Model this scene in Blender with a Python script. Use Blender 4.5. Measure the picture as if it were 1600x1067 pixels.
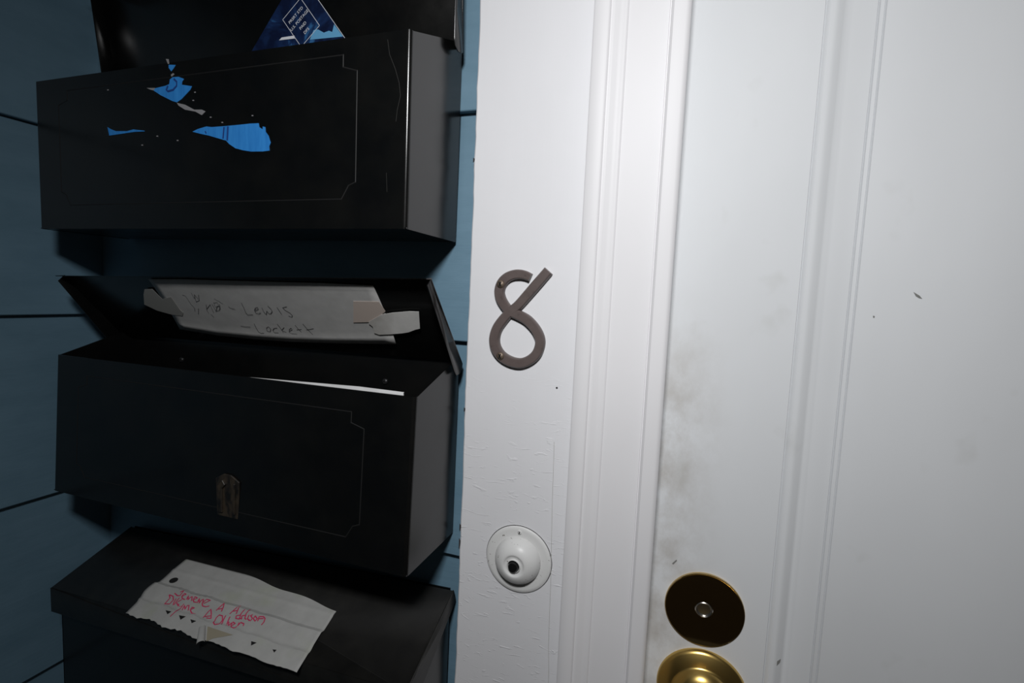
import bpy, bmesh, math, random
from mathutils import Vector, Matrix

for o in list(bpy.data.objects):
    bpy.data.objects.remove(o)
random.seed(8)
scene = bpy.context.scene
COL = scene.collection

# ------------------------------------------------------------------ camera
# X runs right along the wall, Y into the wall (wall face at Y = 0), Z up; the lens is 42 cm off the wall.
FPX, CX, CY = 796.16, 800.0, 533.5
CAM = Vector((0.0, -0.42, 0.0))
YAW, PITCH, ROLL = (math.radians(a) for a in (-18.623, -4.9844, 2.5852))
_f = Vector((math.sin(YAW) * math.cos(PITCH), math.cos(YAW) * math.cos(PITCH), math.sin(PITCH)))
_r = Vector((math.cos(YAW), -math.sin(YAW), 0))
_u = _r.cross(_f)
_r2 = math.cos(ROLL) * _r + math.sin(ROLL) * _u
_u2 = -math.sin(ROLL) * _r + math.cos(ROLL) * _u
cd = bpy.data.cameras.new('camera')
cd.sensor_width = 36.0
cd.lens = FPX * 36.0 / 1600.0
cd.clip_start = 0.01
cam = bpy.data.objects.new('camera', cd)
cam.matrix_world = Matrix((
    (_r2.x, _u2.x, -_f.x, CAM.x),
    (_r2.y, _u2.y, -_f.y, CAM.y),
    (_r2.z, _u2.z, -_f.z, CAM.z),
    (0, 0, 0, 1)))
COL.objects.link(cam)
scene.camera = cam

# ------------------------------------------------------------------ world, flash, exposure
w = bpy.data.worlds.new('dark_porch')
scene.world = w
w.use_nodes = True
w.node_tree.nodes['Background'].inputs['Color'].default_value = (1.0, 0.93, 0.85, 1)
w.node_tree.nodes['Background'].inputs['Strength'].default_value = 0.024

ld = bpy.data.lights.new('camera_flash', 'AREA')      # the photographer's flash head, above the camera
ld.shape = 'RECTANGLE'
ld.size, ld.size_y = 0.10, 0.07
ld.energy = 2.12
ld.spread = math.radians(130)
ld.color = (0.985, 0.99, 1.0)
lo = bpy.data.objects.new('camera_flash', ld)
lo.location = (-0.005, -0.56, 0.320)
lo.rotation_euler = (Vector((-0.06, 0.0, -0.05)) - Vector(lo.location)).to_track_quat('-Z', 'Y').to_euler()
COL.objects.link(lo)

vs = scene.view_settings
vs.view_transform = 'Standard'
vs.look = 'None'
vs.exposure = 0.0
vs.gamma = 1.0
vs.use_curve_mapping = False

# ------------------------------------------------------------------ geometry helpers
def ray(x, y):
    return (x - CX) / FPX * _r2 - (y - CY) / FPX * _u2 + _f
def on_plane(x, y, p0, n):
    d = ray(x, y)
    return CAM + d * ((Vector(p0) - CAM).dot(n) / d.dot(n))
def on_y(x, y, c):
    return on_plane(x, y, Vector((0, c, 0)), Vector((0, 1, 0)))

class MB:
    """collects polygons in world coordinates"""
    def __init__(s):
        s.v, s.f = [], []
    def add(s, vs_, fs_):
        b = len(s.v)
        s.v += [Vector(p) for p in vs_]
        s.f += [[i + b for i in f] for f in fs_]
        return s
    def box(s, x0, x1, y0, y1, z0, z1):
        return s.add([(x0, y0, z0), (x1, y0, z0), (x1, y1, z0), (x0, y1, z0), (x0, y0, z1), (x1, y0, z1), (x1, y1, z1), (x0, y1, z1)],
                     [(0, 3, 2, 1), (4, 5, 6, 7), (0, 1, 5, 4), (1, 2, 6, 5), (2, 3, 7, 6), (3, 0, 4, 7)])
    def prism(s, poly, off):
        """polygon (3-D points) swept by a vector"""
        n = len(poly); off = Vector(off)
        pts = [Vector(p) for p in poly]
        fs = [list(range(n))[::-1], list(range(n, 2 * n))]
        fs += [(i, (i + 1) % n, n + (i + 1) % n, n + i) for i in range(n)]
        return s.add(pts + [p + off for p in pts], fs)
    def slab(s, quad, off):
        return s.prism(quad, off)
    def lathe(s, prof, o, ax=(0, -1, 0), seg=48):
        """profile of (radius, height along ax) spun about ax through o"""
        ax = Vector(ax).normalized(); o = Vector(o)
        t = ax.orthogonal().normalized(); b = ax.cross(t)
        vs_, fs_ = [], []
        for r, h in prof:
            for k in range(seg):
                a = 2 * math.pi * k / seg
                vs_.append(o + ax * h + (t * math.cos(a) + b * math.sin(a)) * max(r, 1e-6))
        for i in range(len(prof) - 1):
            for k in range(seg):
                k2 = (k + 1) % seg
                fs_.append((i * seg + k, i * seg + k2, (i + 1) * seg + k2, (i + 1) * seg + k))
        return s.add(vs_, fs_)
    def ribbon(s, pts, width, n, lift=0.0, thick=0.0):
        """flat stroke of a given width lying in the plane with normal n"""
        pts = [Vector(p) for p in pts]; n = Vector(n).normalized()
        L, Rr = [], []
        for i, p in enumerate(pts):
            d = (pts[min(i + 1, len(pts) - 1)] - pts[max(i - 1, 0)]).normalized()
            c = n.cross(d).normalized() * width / 2
            L.append(p + c + n * lift); Rr.append(p - c + n * lift)
        if thick:
            poly = L + Rr[::-1]
            m = len(pts)
            top = [p + n * thick for p in L]; topr = [p + n * thick for p in Rr]
            vs_ = L + Rr + top + topr
            fs_ = []
            for i in range(m - 1):
                fs_ += [(2 * m + i, 2 * m + i + 1, 3 * m + i + 1, 3 * m + i), (i, m + i, m + i + 1, i + 1),
                        (i, i + 1, 2 * m + i + 1, 2 * m + i), (m + i, 3 * m + i, 3 * m + i + 1, m + i + 1)]
            fs_ += [(0, 2 * m, 3 * m, m), (m - 1, 2 * m - 1, 4 * m - 1, 3 * m - 1)]
            return s.add(vs_, fs_)
        m = len(pts)
        return s.add(L + Rr, [(i, i + 1, m + i + 1, m + i) for i in range(m - 1)])
    def build(s, name, mat, parent=None, smooth=None, bevel=0, bevel_seg=2):
        org = parent['_o'] if parent is not None else None
        o3 = Vector(org) if org is not None else Vector((0, 0, 0))
        me = bpy.data.meshes.new(name)
        me.from_pydata([tuple(p - o3) for p in s.v], [], s.f)
        bm = bmesh.new(); bm.from_mesh(me)
        bmesh.ops.remove_doubles(bm, verts=bm.verts, dist=1e-7)
        bmesh.ops.recalc_face_normals(bm, faces=bm.faces)
        if bevel:
            es = [e for e in bm.edges if len(e.link_faces) == 2 and e.calc_face_angle(0) > 0.5]
            bmesh.ops.bevel(bm, geom=es, offset=bevel, segments=bevel_seg, profile=0.5, affect='EDGES', clamp_overlap=True)
        bm.to_mesh(me); bm.free()
        if smooth:
            for p in me.polygons:
                p.use_smooth = True
            me.set_sharp_from_angle(angle=math.radians(smooth))
        me.materials.append(mat)
        ob = bpy.data.objects.new(name, me)
        COL.objects.link(ob)
        if parent is not None:
            ob.parent = parent
            ob['_o'] = tuple(o3)
        else:
            ob['_o'] = (0.0, 0.0, 0.0)
        return ob

def thing(name, label, cat, loc, group=None):
    o = bpy.data.objects.new(name, None)
    o.empty_display_size = 0.02
    COL.objects.link(o)
    o.location = loc
    o['_o'] = tuple(loc)
    tag(o, label, cat, group)
    return o
def tag(o, label, cat=None, group=None):
    o['label'] = label
    if cat: o['category'] = cat
    if group: o['group'] = group
    return o
def struct(o, label, cat):
    o['kind'] = 'structure'
    o['label'] = label
    o['category'] = cat
    return o

# ------------------------------------------------------------------ materials
def new_mat(name):
    m = bpy.data.materials.new(name); m.use_nodes = True
    nt = m.node_tree
    return m, nt, nt.nodes['Principled BSDF']
def plain(name, col, rough=0.5, metal=0.0, spec=0.5, coat=0.0, coat_rough=0.1):
    m, nt, b = new_mat(name)
    b.inputs['Base Color'].default_value = (*col, 1)
    b.inputs['Roughness'].default_value = rough
    b.inputs['Metallic'].default_value = metal
    b.inputs['Specular IOR Level'].default_value = spec
    b.inputs['Coat Weight'].default_value = coat
    b.inputs['Coat Roughness'].default_value = coat_rough
    return m
def nd(nt, t, **kw):
    n = nt.nodes.new(t)
    for k, v in kw.items():
        if k in n.inputs: n.inputs[k].default_value = v
        else: setattr(n, k, v)
    return n
def coords(nt, scale=(1, 1, 1), loc=(0, 0, 0)):
    g = nd(nt, 'ShaderNodeNewGeometry')
    mp = nd(nt, 'ShaderNodeMapping')
    mp.inputs['Scale'].default_value = scale
    mp.inputs['Location'].default_value = loc
    nt.links.new(g.outputs['Position'], mp.inputs['Vector'])
    return mp.outputs['Vector']
def ramp(nt, src, stops):
    r = nd(nt, 'ShaderNodeValToRGB')
    r.color_ramp.elements[0].position, r.color_ramp.elements[0].color = stops[0][0], (*stops[0][1], 1)
    r.color_ramp.elements[1].position, r.color_ramp.elements[1].color = stops[-1][0], (*stops[-1][1], 1)
    for p, c in stops[1:-1]:
        e = r.color_ramp.elements.new(p); e.color = (*c, 1)
    nt.links.new(src, r.inputs['Fac'])
    return r.outputs['Color']
def noise(nt, vec, scale, detail=4.0, rough=0.5, dist=0.0):
    n = nd(nt, 'ShaderNodeTexNoise', Scale=scale, Detail=detail, Roughness=rough, Distortion=dist)
    nt.links.new(vec, n.inputs['Vector'])
    return n.outputs['Fac']
def mix(nt, fac, a, b, mode='MIX'):
    m = nd(nt, 'ShaderNodeMix', data_type='RGBA', blend_type=mode)
    for s, v in ((0, fac), (6, a), (7, b)):
        if hasattr(v, 'is_linked'): nt.links.new(v, m.inputs[s])
        elif isinstance(v, (int, float)): m.inputs[s].default_value = v
        else: m.inputs[s].default_value = (*v, 1)
    return m.outputs[2]
def math_n(nt, op, a, b=0.0):
    m = nd(nt, 'ShaderNodeMath', operation=op)
    for i, v in enumerate((a, b)):
        if hasattr(v, 'is_linked'): nt.links.new(v, m.inputs[i])
        else: m.inputs[i].default_value = v
    return m.outputs[0]
def bump(nt, bsdf, height, strength=0.3, dist=0.001):
    b = nd(nt, 'ShaderNodeBump', Strength=strength, Distance=dist)
    nt.links.new(height, b.inputs['Height'])
    nt.links.new(b.outputs['Normal'], bsdf.inputs['Normal'])

def white_paint(name, col, brush=0.35, wrinkle=0.0, dirt=0.0, rough=0.5):
    m, nt, b = new_mat(name)
    b.inputs['Roughness'].default_value = rough
    b.inputs['Specular IOR Level'].default_value = 0.28
    streak = noise(nt, coords(nt, (260, 260, 9)), 1.0, 5, 0.6)
    blot = noise(nt, coords(nt, (9, 9, 5)), 1.0, 4, 0.55)
    c = ramp(nt, blot, [(0.3, tuple(x * 0.95 for x in col)), (0.7, col)])
    h = math_n(nt, 'MULTIPLY', streak, brush)
    if wrinkle:
        wv = noise(nt, coords(nt, (40, 40, 150)), 1.0, 3, 0.55, 1.6)
        wr = nd(nt, 'ShaderNodeValToRGB')
        wr.color_ramp.elements[0].position = 0.60
        wr.color_ramp.elements[1].position = 0.70
        nt.links.new(wv, wr.inputs['Fac'])
        g = nd(nt, 'ShaderNodeNewGeometry'); sx = nd(nt, 'ShaderNodeSeparateXYZ')
        nt.links.new(g.outputs['Position'], sx.inputs[0])
        mr = nd(nt, 'ShaderNodeMapRange')
        for k, v in (('From Min', -0.06), ('From Max', -0.16), ('To Min', 0.0), ('To Max', 1.0)): mr.inputs[k].default_value = v
        nt.links.new(sx.outputs['Z'], mr.inputs['Value'])
        h = math_n(nt, 'ADD', h, math_n(nt, 'MULTIPLY', math_n(nt, 'MULTIPLY', wr.outputs['Color'], mr.outputs[0]), wrinkle))
        h = math_n(nt, 'ADD', h, math_n(nt, 'MULTIPLY', noise(nt, coords(nt, (25, 25, 60)), 1.0, 4, 0.6), 0.6))
    if dirt:
        # hand grime beside the lock edge and a few loose scuffs
        g = nd(nt, 'ShaderNodeNewGeometry'); sx = nd(nt, 'ShaderNodeSeparateXYZ')
        nt.links.new(g.outputs['Position'], sx.inputs[0])
        mx = nd(nt, 'ShaderNodeMapRange', interpolation_type='SMOOTHSTEP')
        for k, v in (('From Min', 0.05), ('From Max', -0.01), ('To Min', 0.0), ('To Max', 1.0)): mx.inputs[k].default_value = v
        nt.links.new(sx.outputs['X'], mx.inputs['Value'])
        mz = nd(nt, 'ShaderNodeMapRange', interpolation_type='SMOOTHSTEP')
        for k, v in (('From Min', 0.03), ('From Max', -0.11), ('To Min', 0.0), ('To Max', 1.0)): mz.inputs[k].default_value = v
        nt.links.new(sx.outputs['Z'], mz.inputs['Value'])
        sm = ramp(nt, noise(nt, coords(nt, (38, 38, 30)), 1.0, 5, 0.65), [(0.36, (0, 0, 0)), (0.68, (1, 1, 1))])
        k = math_n(nt, 'MULTIPLY', math_n(nt, 'MULTIPLY', mx.outputs[0], mz.outputs[0]), sm)
        c = mix(nt, math_n(nt, 'MULTIPLY', k, dirt), c, (0.33, 0.29, 0.24))
        sp = ramp(nt, noise(nt, coords(nt, (26, 26, 22), (3.1, 0, 1.7)), 1.0, 3, 0.5), [(0.66, (0, 0, 0)), (0.78, (1, 1, 1))])
        c = mix(nt, math_n(nt, 'MULTIPLY', sp, 0.22), c, (0.42, 0.42, 0.38))
    nt.links.new(c, b.inputs['Base Color'])
    bump(nt, b, h, 0.35, 0.0006)
    return m

M = {}
M['casing'] = white_paint('casing_white_paint', (0.76, 0.76, 0.78), 0.35, 1.6)
M['mould'] = white_paint('moulding_white_paint', (0.765, 0.757, 0.77), 0.25)
M['door'] = white_paint('door_white_paint', (0.70, 0.715, 0.73), 0.10, 0.0, 0.55, 0.62)
M['bell'] = bell_paint = white_paint('bell_white_paint', (0.72, 0.72, 0.71), 0.2, 0.0, 0.0, 0.35)

nt = bell_paint.node_tree; b = nt.nodes['Principled BSDF']
lk = b.inputs['Base Color'].links[0].from_socket
sp = ramp(nt, noise(nt, coords(nt, (420, 420, 420)), 1.0, 2, 0.5), [(0.70, (0, 0, 0)), (0.73, (1, 1, 1))])
nt.links.new(mix(nt, sp, lk, (0.16, 0.14, 0.12)), b.inputs['Base Color'])

m, nt, b = new_mat('blue_siding_paint')
g = noise(nt, coords(nt, (14, 14, 40)), 1.0, 5, 0.6)
nt.links.new(ramp(nt, g, [(0.3, (0.112, 0.205, 0.275)), (0.7, (0.140, 0.243, 0.322))]), b.inputs['Base Color'])
b.inputs['Roughness'].default_value = 0.5
bump(nt, b, noise(nt, coords(nt, (20, 20, 260)), 1.0, 4, 0.6), 0.35, 0.0006)
M['siding'] = m

m, nt, b = new_mat('black_gloss_enamel')
g = noise(nt, coords(nt, (30, 30, 30)), 1.0, 5, 0.6)
nt.links.new(ramp(nt, g, [(0.35, (0.0035, 0.0038, 0.004)), (0.75, (0.006, 0.006, 0.0055))]), b.inputs['Base Color'])
nt.links.new(ramp(nt, g, [(0.3, (0.17,) * 3), (0.75, (0.26,) * 3)]), b.inputs['Roughness'])
bump(nt, b, noise(nt, coords(nt, (22, 22, 22)), 1.0, 2, 0.5), 0.10, 0.0012)
M['black'] = m
m, nt, b = new_mat('dusty_black_enamel')
g = noise(nt, coords(nt, (40, 40, 40)), 1.0, 6, 0.65)
nt.links.new(ramp(nt, g, [(0.35, (0.007, 0.007, 0.0065)), (0.75, (0.016, 0.0155, 0.014))]), b.inputs['Base Color'])
b.inputs['Roughness'].default_value = 0.45
bump(nt, b, g, 0.15, 0.0006)
M['black_dusty'] = m
m, nt, b = new_mat('worn_latch_metal')
g = noise(nt, coords(nt, (160, 160, 60)), 1.0, 6, 0.65)
nt.links.new(ramp(nt, g, [(0.42, (0.006, 0.006, 0.006)), (0.62, (0.040, 0.030, 0.020))]), b.inputs['Base Color'])
b.inputs['Roughness'].default_value = 0.5
M['latch'] = m
M['scratch'] = plain('scratched_metal', (0.028, 0.028, 0.026), 0.5)
M['black_soft'] = plain('black_enamel_ridge', (0.004, 0.004, 0.004), 0.6)

m, nt, b = new_mat('blue_sticker')
g = noise(nt, coords(nt, (260, 260, 40)), 1.0, 4, 0.6)
nt.links.new(ramp(nt, g, [(0.3, (0.022, 0.20, 0.58)), (0.75, (0.040, 0.28, 0.72))]), b.inputs['Base Color'])
b.inputs['Roughness'].default_value = 0.5
M['sticker'] = m
M['sticker_back'] = plain('torn_sticker_paper', (0.24, 0.24, 0.25), 0.8)
M['sticker_ink'] = plain('sticker_navy_ink', (0.012, 0.05, 0.22), 0.6)

def paper(name, col, stain=None):
    m, nt, b = new_mat(name)
    g = noise(nt, coords(nt, (60, 60, 60)), 1.0, 5, 0.6)
    c = ramp(nt, g, [(0.3, tuple(x * 0.86 for x in col)), (0.7, col)])
    if stain:
        s = ramp(nt, noise(nt, coords(nt, (22, 22, 22), stain[1]), 1.0, 3, 0.5), [(0.55, (0, 0, 0)), (0.75, (1, 1, 1))])
        c = mix(nt, math_n(nt, 'MULTIPLY', s, 0.6), c, stain[0])
    nt.links.new(c, b.inputs['Base Color'])
    b.inputs['Roughness'].default_value = 0.75
    bump(nt, b, noise(nt, coords(nt, (120, 120, 120)), 1.0, 4, 0.6), 0.2, 0.0005)
    return m
M['paper'] = paper('note_paper', (0.56, 0.555, 0.54))
M['paper_label'] = paper('label_paper', (0.43, 0.43, 0.415), ((0.34, 0.38, 0.25), (1.3, 2.0, 0.4)))
M['envelope_white'] = paper('white_envelope_paper', (0.80, 0.80, 0.80))
M['tape_clear'] = plain('yellowed_clear_tape', (0.36, 0.36, 0.34), 0.3)
M['tape_white'] = paper('dirty_white_tape', (0.80, 0.79, 0.76), ((0.30, 0.27, 0.23), (0.2, 0.7, 1.9)))
M['glue'] = plain('yellowed_glue', (0.30, 0.27, 0.20), 0.7)
M['tape_tan'] = plain('tan_tape', (0.60, 0.51, 0.45), 0.45)
M['pencil'] = plain('pencil_line', (0.10, 0.10, 0.105), 0.6)
M['pen'] = plain('pink_red_pen_ink', (0.55, 0.045, 0.12), 0.6)
M['hole'] = plain('dark_hole', (0.004, 0.004, 0.004), 0.8)

m, nt, b = new_mat('navy_mailer_print')
g = noise(nt, coords(nt, (34, 34, 34), (0.2, 0, 3.1)), 1.0, 5, 0.6, 0.8)
nt.links.new(ramp(nt, g, [(0.45, (0.004, 0.008, 0.030)), (0.58, (0.008, 0.022, 0.075)), (0.66, (0.03, 0.12, 0.28)), (0.76, (0.22, 0.42, 0.62))]), b.inputs['Base Color'])
b.inputs['Roughness'].default_value = 0.3
M['mailer'] = m
M['print_blue'] = plain('light_blue_print', (0.10, 0.30, 0.50), 0.5)
M['print_white'] = plain('white_print', (0.60, 0.62, 0.66), 0.5)

m, nt, b = new_mat('bronze_number_paint')
g = noise(nt, coords(nt, (130, 130, 130)), 1.0, 5, 0.6)
nt.links.new(ramp(nt, g, [(0.22, (0.05, 0.04, 0.037)), (0.36, (0.105, 0.082, 0.077)), (0.8, (0.125, 0.098, 0.092))]), b.inputs['Base Color'])
b.inputs['Roughness'].default_value = 0.35
bump(nt, b, g, 0.2, 0.0006)
M['bronze'] = m
M['screw'] = plain('worn_brass_screw', (0.16, 0.12, 0.09), 0.5, 0.5)
M['dark_metal'] = plain('dark_steel', (0.05, 0.05, 0.052), 0.35, 0.8)
M['brass_mirror'] = plain('polished_brass', (0.62, 0.46, 0.22), 0.06, 1.0)
M['brass'] = plain('lacquered_brass', (0.66, 0.46, 0.15), 0.30, 1.0)
M['steel'] = plain('nickel_plug', (0.55, 0.53, 0.50), 0.25, 1.0)
M['button'] = plain('black_button', (0.008, 0.008, 0.008), 0.3)
M['scuff_dark'] = plain('dark_scuff', (0.20, 0.20, 0.19), 0.8)
M['scuff_grey'] = plain('grey_scuff', (0.40, 0.39, 0.37), 0.8)
M['floor'] = plain('grey_porch_paint', (0.28, 0.23, 0.18), 0.6)
M['sheath'] = plain('dark_sheathing', (0.03, 0.04, 0.05), 0.8)
M['chip'] = plain('bare_dark_wood', (0.03, 0.028, 0.03), 0.8)

# ------------------------------------------------------------------ setting: siding walls
FLOOR, TOP = -1.42, 0.97
EXP, LAP = 0.202, 0.0075
BUTT0 = 0.160                                   # height of one butt edge; the others follow every 202 mm
XC = -0.660                                     # inner corner
CAS_L, CAS_R, MLD_R = -0.1838, -0.0818, -0.0111
DOOR_R = 0.790

fl = MB().box(-3.0, 3.0, -4.5, 0.12, FLOOR - 0.04, FLOOR).build('floor', M['floor'])
struct(fl, 'grey painted porch floor below the door', 'floor')
wb = MB().box(XC - 0.09, CAS_L + 0.02, 0.019, 0.10, FLOOR, TOP).box(CAS_L + 0.02, DOOR_R + 0.13, 0.045, 0.10, FLOOR, TOP).box(DOOR_R + 0.13, 1.40, 0.019, 0.10, FLOOR, TOP).build('wall_back', M['sheath'])
struct(wb, 'blue lap siding wall behind the stacked mailboxes', 'wall')
wl = MB().box(XC - 0.09, XC - 0.015, -1.25, 0.019, FLOOR, TOP).build('wall_left', M['sheath'])
struct(wl, 'blue lap siding side wall left of the mailboxes', 'wall')

def board_profile(bz, d0):
    """lap board section as (depth, z): bottom edge proud at d0, top tucked behind"""
    t = bz + EXP + 0.016
    return [(d0 + 0.0006, bz), (d0, bz + 0.0008), (d0 + LAP + 0.0006, t), (d0 + LAP + 0.006, t), (d0 + 0.0095, bz)]
k = -8
while True:
    bz = BUTT0 + k * EXP
    k += 1
    if bz < FLOOR - 0.15: continue
    if bz > TOP - 0.05: break
    pr = [(d, max(z, FLOOR)) for d, z in board_profile(bz, 0.0008)]
    MB().prism([(XC - 0.004, d, z) for d, z in pr], (CAS_L + 0.02 - XC, 0, 0)).build('siding_board', M['siding'], wb)
    MB().prism([(DOOR_R + 0.15, d, z) for d, z in pr], (0.44, 0, 0)).build('siding_board', M['siding'], wb)
    pr = [(d, max(z, FLOOR)) for d, z in board_profile(bz, 0.0)]
    MB().prism([(XC - d, 0.010, z) for d, z in pr], (0, -1.25, 0)).build('siding_board', M['siding'], wl)

# ------------------------------------------------------------------ setting: white casing and moulding
def rag(n):
    a, out = 0.0, []
    for i in range(n):
        a = 0.72 * a + random.uniform(-0.00035, 0.00035)
        out.append(a)
    return out
zs = [FLOOR + (0.62 - FLOOR) * i / 300 for i in range(301)]
jag = rag(301)
mb = MB()
sec = lambda z, j: [(CAS_L + j, 0.034, z), (CAS_L + j, -0.0002, z), (CAS_L + j + 0.0012, -0.0012, z), (CAS_R + 0.006, -0.0012, z), (CAS_R + 0.006, 0.034, z)]
vv = [p for z, j in zip(zs, jag) for p in sec(z, j)]
ff = [(i * 5 + q, i * 5 + (q + 1) % 5, (i + 1) * 5 + (q + 1) % 5, (i + 1) * 5 + q) for i in range(300) for q in range(5)]
ff += [(4, 3, 2, 1, 0), tuple(1500 + q for q in range(5))]
cas = MB().add(vv, ff).build('trim_1', M['casing'])
struct(cas, 'flat white painted casing board carrying the number and doorbell', 'trim')
nh = on_y(870, 606, -0.0013)
MB().lathe([(0.0, 0.0003), (0.0006, 0.0003), (0.0009, 0.0)], nh, seg=10).build('nail_hole', M['hole'], cas)
for (px, py, hgt) in ((711.5, 822, .006), (711.5, 848, .010), (724, 640, .004), (742, 250, .004)):
    c = on_y(px, py, -0.0013)
    MB().prism([(CAS_L - 0.0004, -0.0016, c.z - hgt / 2), (CAS_L + 0.0006, -0.0016, c.z - hgt * .2), (CAS_L + 0.0009, -0.0016, c.z + hgt * .3), (CAS_L - 0.0004, -0.0016, c.z + hgt / 2)], (0, 0.0008, 0)).build('paint_chip', M['chip'], cas)

cpts = [(866, 690), (864, 735), (863, 780), (861, 850), (861, 905), (859, 960), (857, 1010), (857, 1050), (856, 1090)]
MB().ribbon([on_y(x + random.uniform(-.7, .7), y, -0.0013) for x, y in cpts], 0.00035, (0, -1, 0), 0.0001).build('paint_crack', M['scuff_grey'], cas)
prof = [(0.0, 0.02), (0.0, -0.0335), (0.0012, -0.0345), (0.0110, -0.0345), (0.0122, -0.0340), (0.0129, -0.0328), (0.0138, -0.0326),
        (0.0146, -0.0328), (0.0160, -0.0325), (0.0190, -0.0308), (0.0222, -0.0302), (0.0240, -0.0307), (0.0248, -0.0304), (0.0258, -0.0293),
        (0.0553, -0.0290), (0.0557, -0.0282), (0.0563, -0.0282), (0.0567, -0.0322), (0.0585, -0.0338), (0.0670, -0.0340), (0.0692, -0.0332), (0.0705, -0.0310), (0.0690, -0.0290), (0.0690, 0.02)]
def mould(x0, sgn, z0, z1):
    return MB().prism([(x0 + sgn * a, d + 0.016, z0) for a, d in prof], (0, 0, z1 - z0))
md = mould(CAS_R, 1, FLOOR, 0.62).build('trim_2', M['mould'], smooth=40)
struct(md, 'white moulded door casing with bead beside the door edge', 'trim')
md = mould(DOOR_R + 0.0705, -1, FLOOR, 0.62).build('trim_3', M['mould'], smooth=40)
struct(md, 'white moulded casing on the far side of the door', 'trim')
o = MB().box(DOOR_R + 0.065, DOOR_R + 0.165, -0.0012, 0.034, FLOOR, 0.62).build('trim_4', M['casing'])
struct(o, 'flat white casing board on the far side of the door', 'trim')
o = MB().box(CAS_L - 0.01, DOOR_R + 0.175, -0.022, 0.034, 0.62, 0.73).build('trim_5', M['casing'], bevel=0.002)
struct(o, 'white head casing across the top of the door', 'trim')

# ------------------------------------------------------------------ setting: door
DY = 0.016
dr = MB()
DX0, DX1, DZ0, DZ1 = MLD_R - 0.006, DOOR_R + 0.006, FLOOR + 0.012, 0.615
panels = [(0.0797, 0.690, -0.46, 0.47), (0.0797, 0.690, -1.24, -0.60)]
rings = [(0.0, 0.0), (0.0006, 0.0014), (0.0013, 0.0004), (0.0035, -0.0010), (0.0060, -0.0009), (0.0090, 0.0004), (0.0120, 0.0022), (0.0150, 0.0036), (0.0185, 0.0043),
         (0.0325, 0.0045), (0.0332, 0.0056), (0.0340, 0.0038), (0.0362, 0.0034), (0.0368, 0.0044), (0.0376, 0.0026), (0.0480, 0.0012)]
xs = [DX0, panels[0][0], panels[0][1], DX1]
zz = [DZ0, panels[1][2], panels[1][3], panels[0][2], panels[0][3], DZ1]
vv = [(x, DY, z) for z in zz for x in xs]
ff = []
for j in range(5):
    for i in range(3):
        if i == 1 and j in (1, 3): continue
        ff.append((j * 4 + i, j * 4 + i + 1, j * 4 + i + 5, j * 4 + i + 4))
dr.add(vv, ff)
for (x0, x1, z0, z1) in panels:
    vv, ff = [], []
    for a, d in rings:
        vv += [(x0 + a * 1.038, DY + d, z0 + a), (x1 - a, DY + d, z0 + a), (x1 - a, DY + d, z1 - a), (x0 + a * 1.038, DY + d, z1 - a)]
    for i in range(len(rings) - 1):
        for q in range(4):
            ff.append((i * 4 + q, i * 4 + (q + 1) % 4, i * 4 + 4 + (q + 1) % 4, i * 4 + 4 + q))
    n = 4 * (len(rings) - 1)
    ff.append((n, n + 1, n + 2, n + 3))
    dr.add(vv, ff)
e = [(DX0, DY, DZ0), (DX1, DY, DZ0), (DX1, DY, DZ1), (DX0, DY, DZ1)]
dr.add(e + [(x, 0.044, z) for x, y, z in e], [(0, 1, 5, 4), (1, 2, 6, 5), (2, 3, 7, 6), (3, 0, 4, 7), (4, 5, 6, 7)])
door = dr.build('door_1', M['door'], smooth=30)
struct(door, 'white painted panel door with brass lock and grimy edge', 'door')

def scuff(pts, mat, name='scuff', c=DY + 0.0036):
    MB().add([on_y(x, y, c) + Vector((0, -0.00015, 0)) for x, y in pts], [tuple(range(len(pts)))]).build(name, mat, door)
PF = DY + 0.0012
for q in ([(1427, 456), (1432, 459), (1437, 462), (1441, 467), (1436, 466), (1431, 463)], [(1434, 463), (1438, 464), (1437, 466)]):
    scuff(q, M['scuff_dark'], c=PF)
scuff([(1364, 493), (1367, 494), (1366, 497), (1364, 496)], M['scuff_dark'], c=PF)
scuff([(1050, 880), (1057, 874), (1058, 876), (1052, 882)], M['scuff_dark'], c=DY)
scuff([(1314, 734), (1317, 735), (1318, 742), (1315, 742)], M['scuff_dark'], c=DY + 0.0030)
scuff([(1209, 1040), (1214, 1033), (1220, 1029), (1219, 1034), (1213, 1041)], M['scuff_dark'], c=DY + 0.0005)
scuff([(1203, 1050), (1206, 1049), (1204, 1064), (1201, 1065)], M['scuff_grey'], c=DY)
# deadbolt (part of the door)
dbc = Vector((0.0317, DY, -0.2507))
R0 = 0.0313
db = MB().lathe([(R0, 0.0), (R0, 0.0012), (R0 - 0.0003, 0.0019), (R0 - 0.0008, 0.0022), (R0 - 0.0014, 0.0020), (0.0070, 0.0012), (0.0070, 0.0)], dbc, seg=72).build('deadbolt_plate', M['brass_mirror'], door, smooth=30)
tag(db, 'round polished brass deadbolt plate')
pl = MB().lathe([(0.0068, 0.0006), (0.0066, 0.0016), (0.0060, 0.0020), (0.0053, 0.0016), (0.0051, 0.0004), (0.0, 0.0004)], dbc, seg=40).build('lock_plug', M['steel'], db, smooth=30)
tag(pl, 'small nickel ring around the lock plug')
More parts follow.
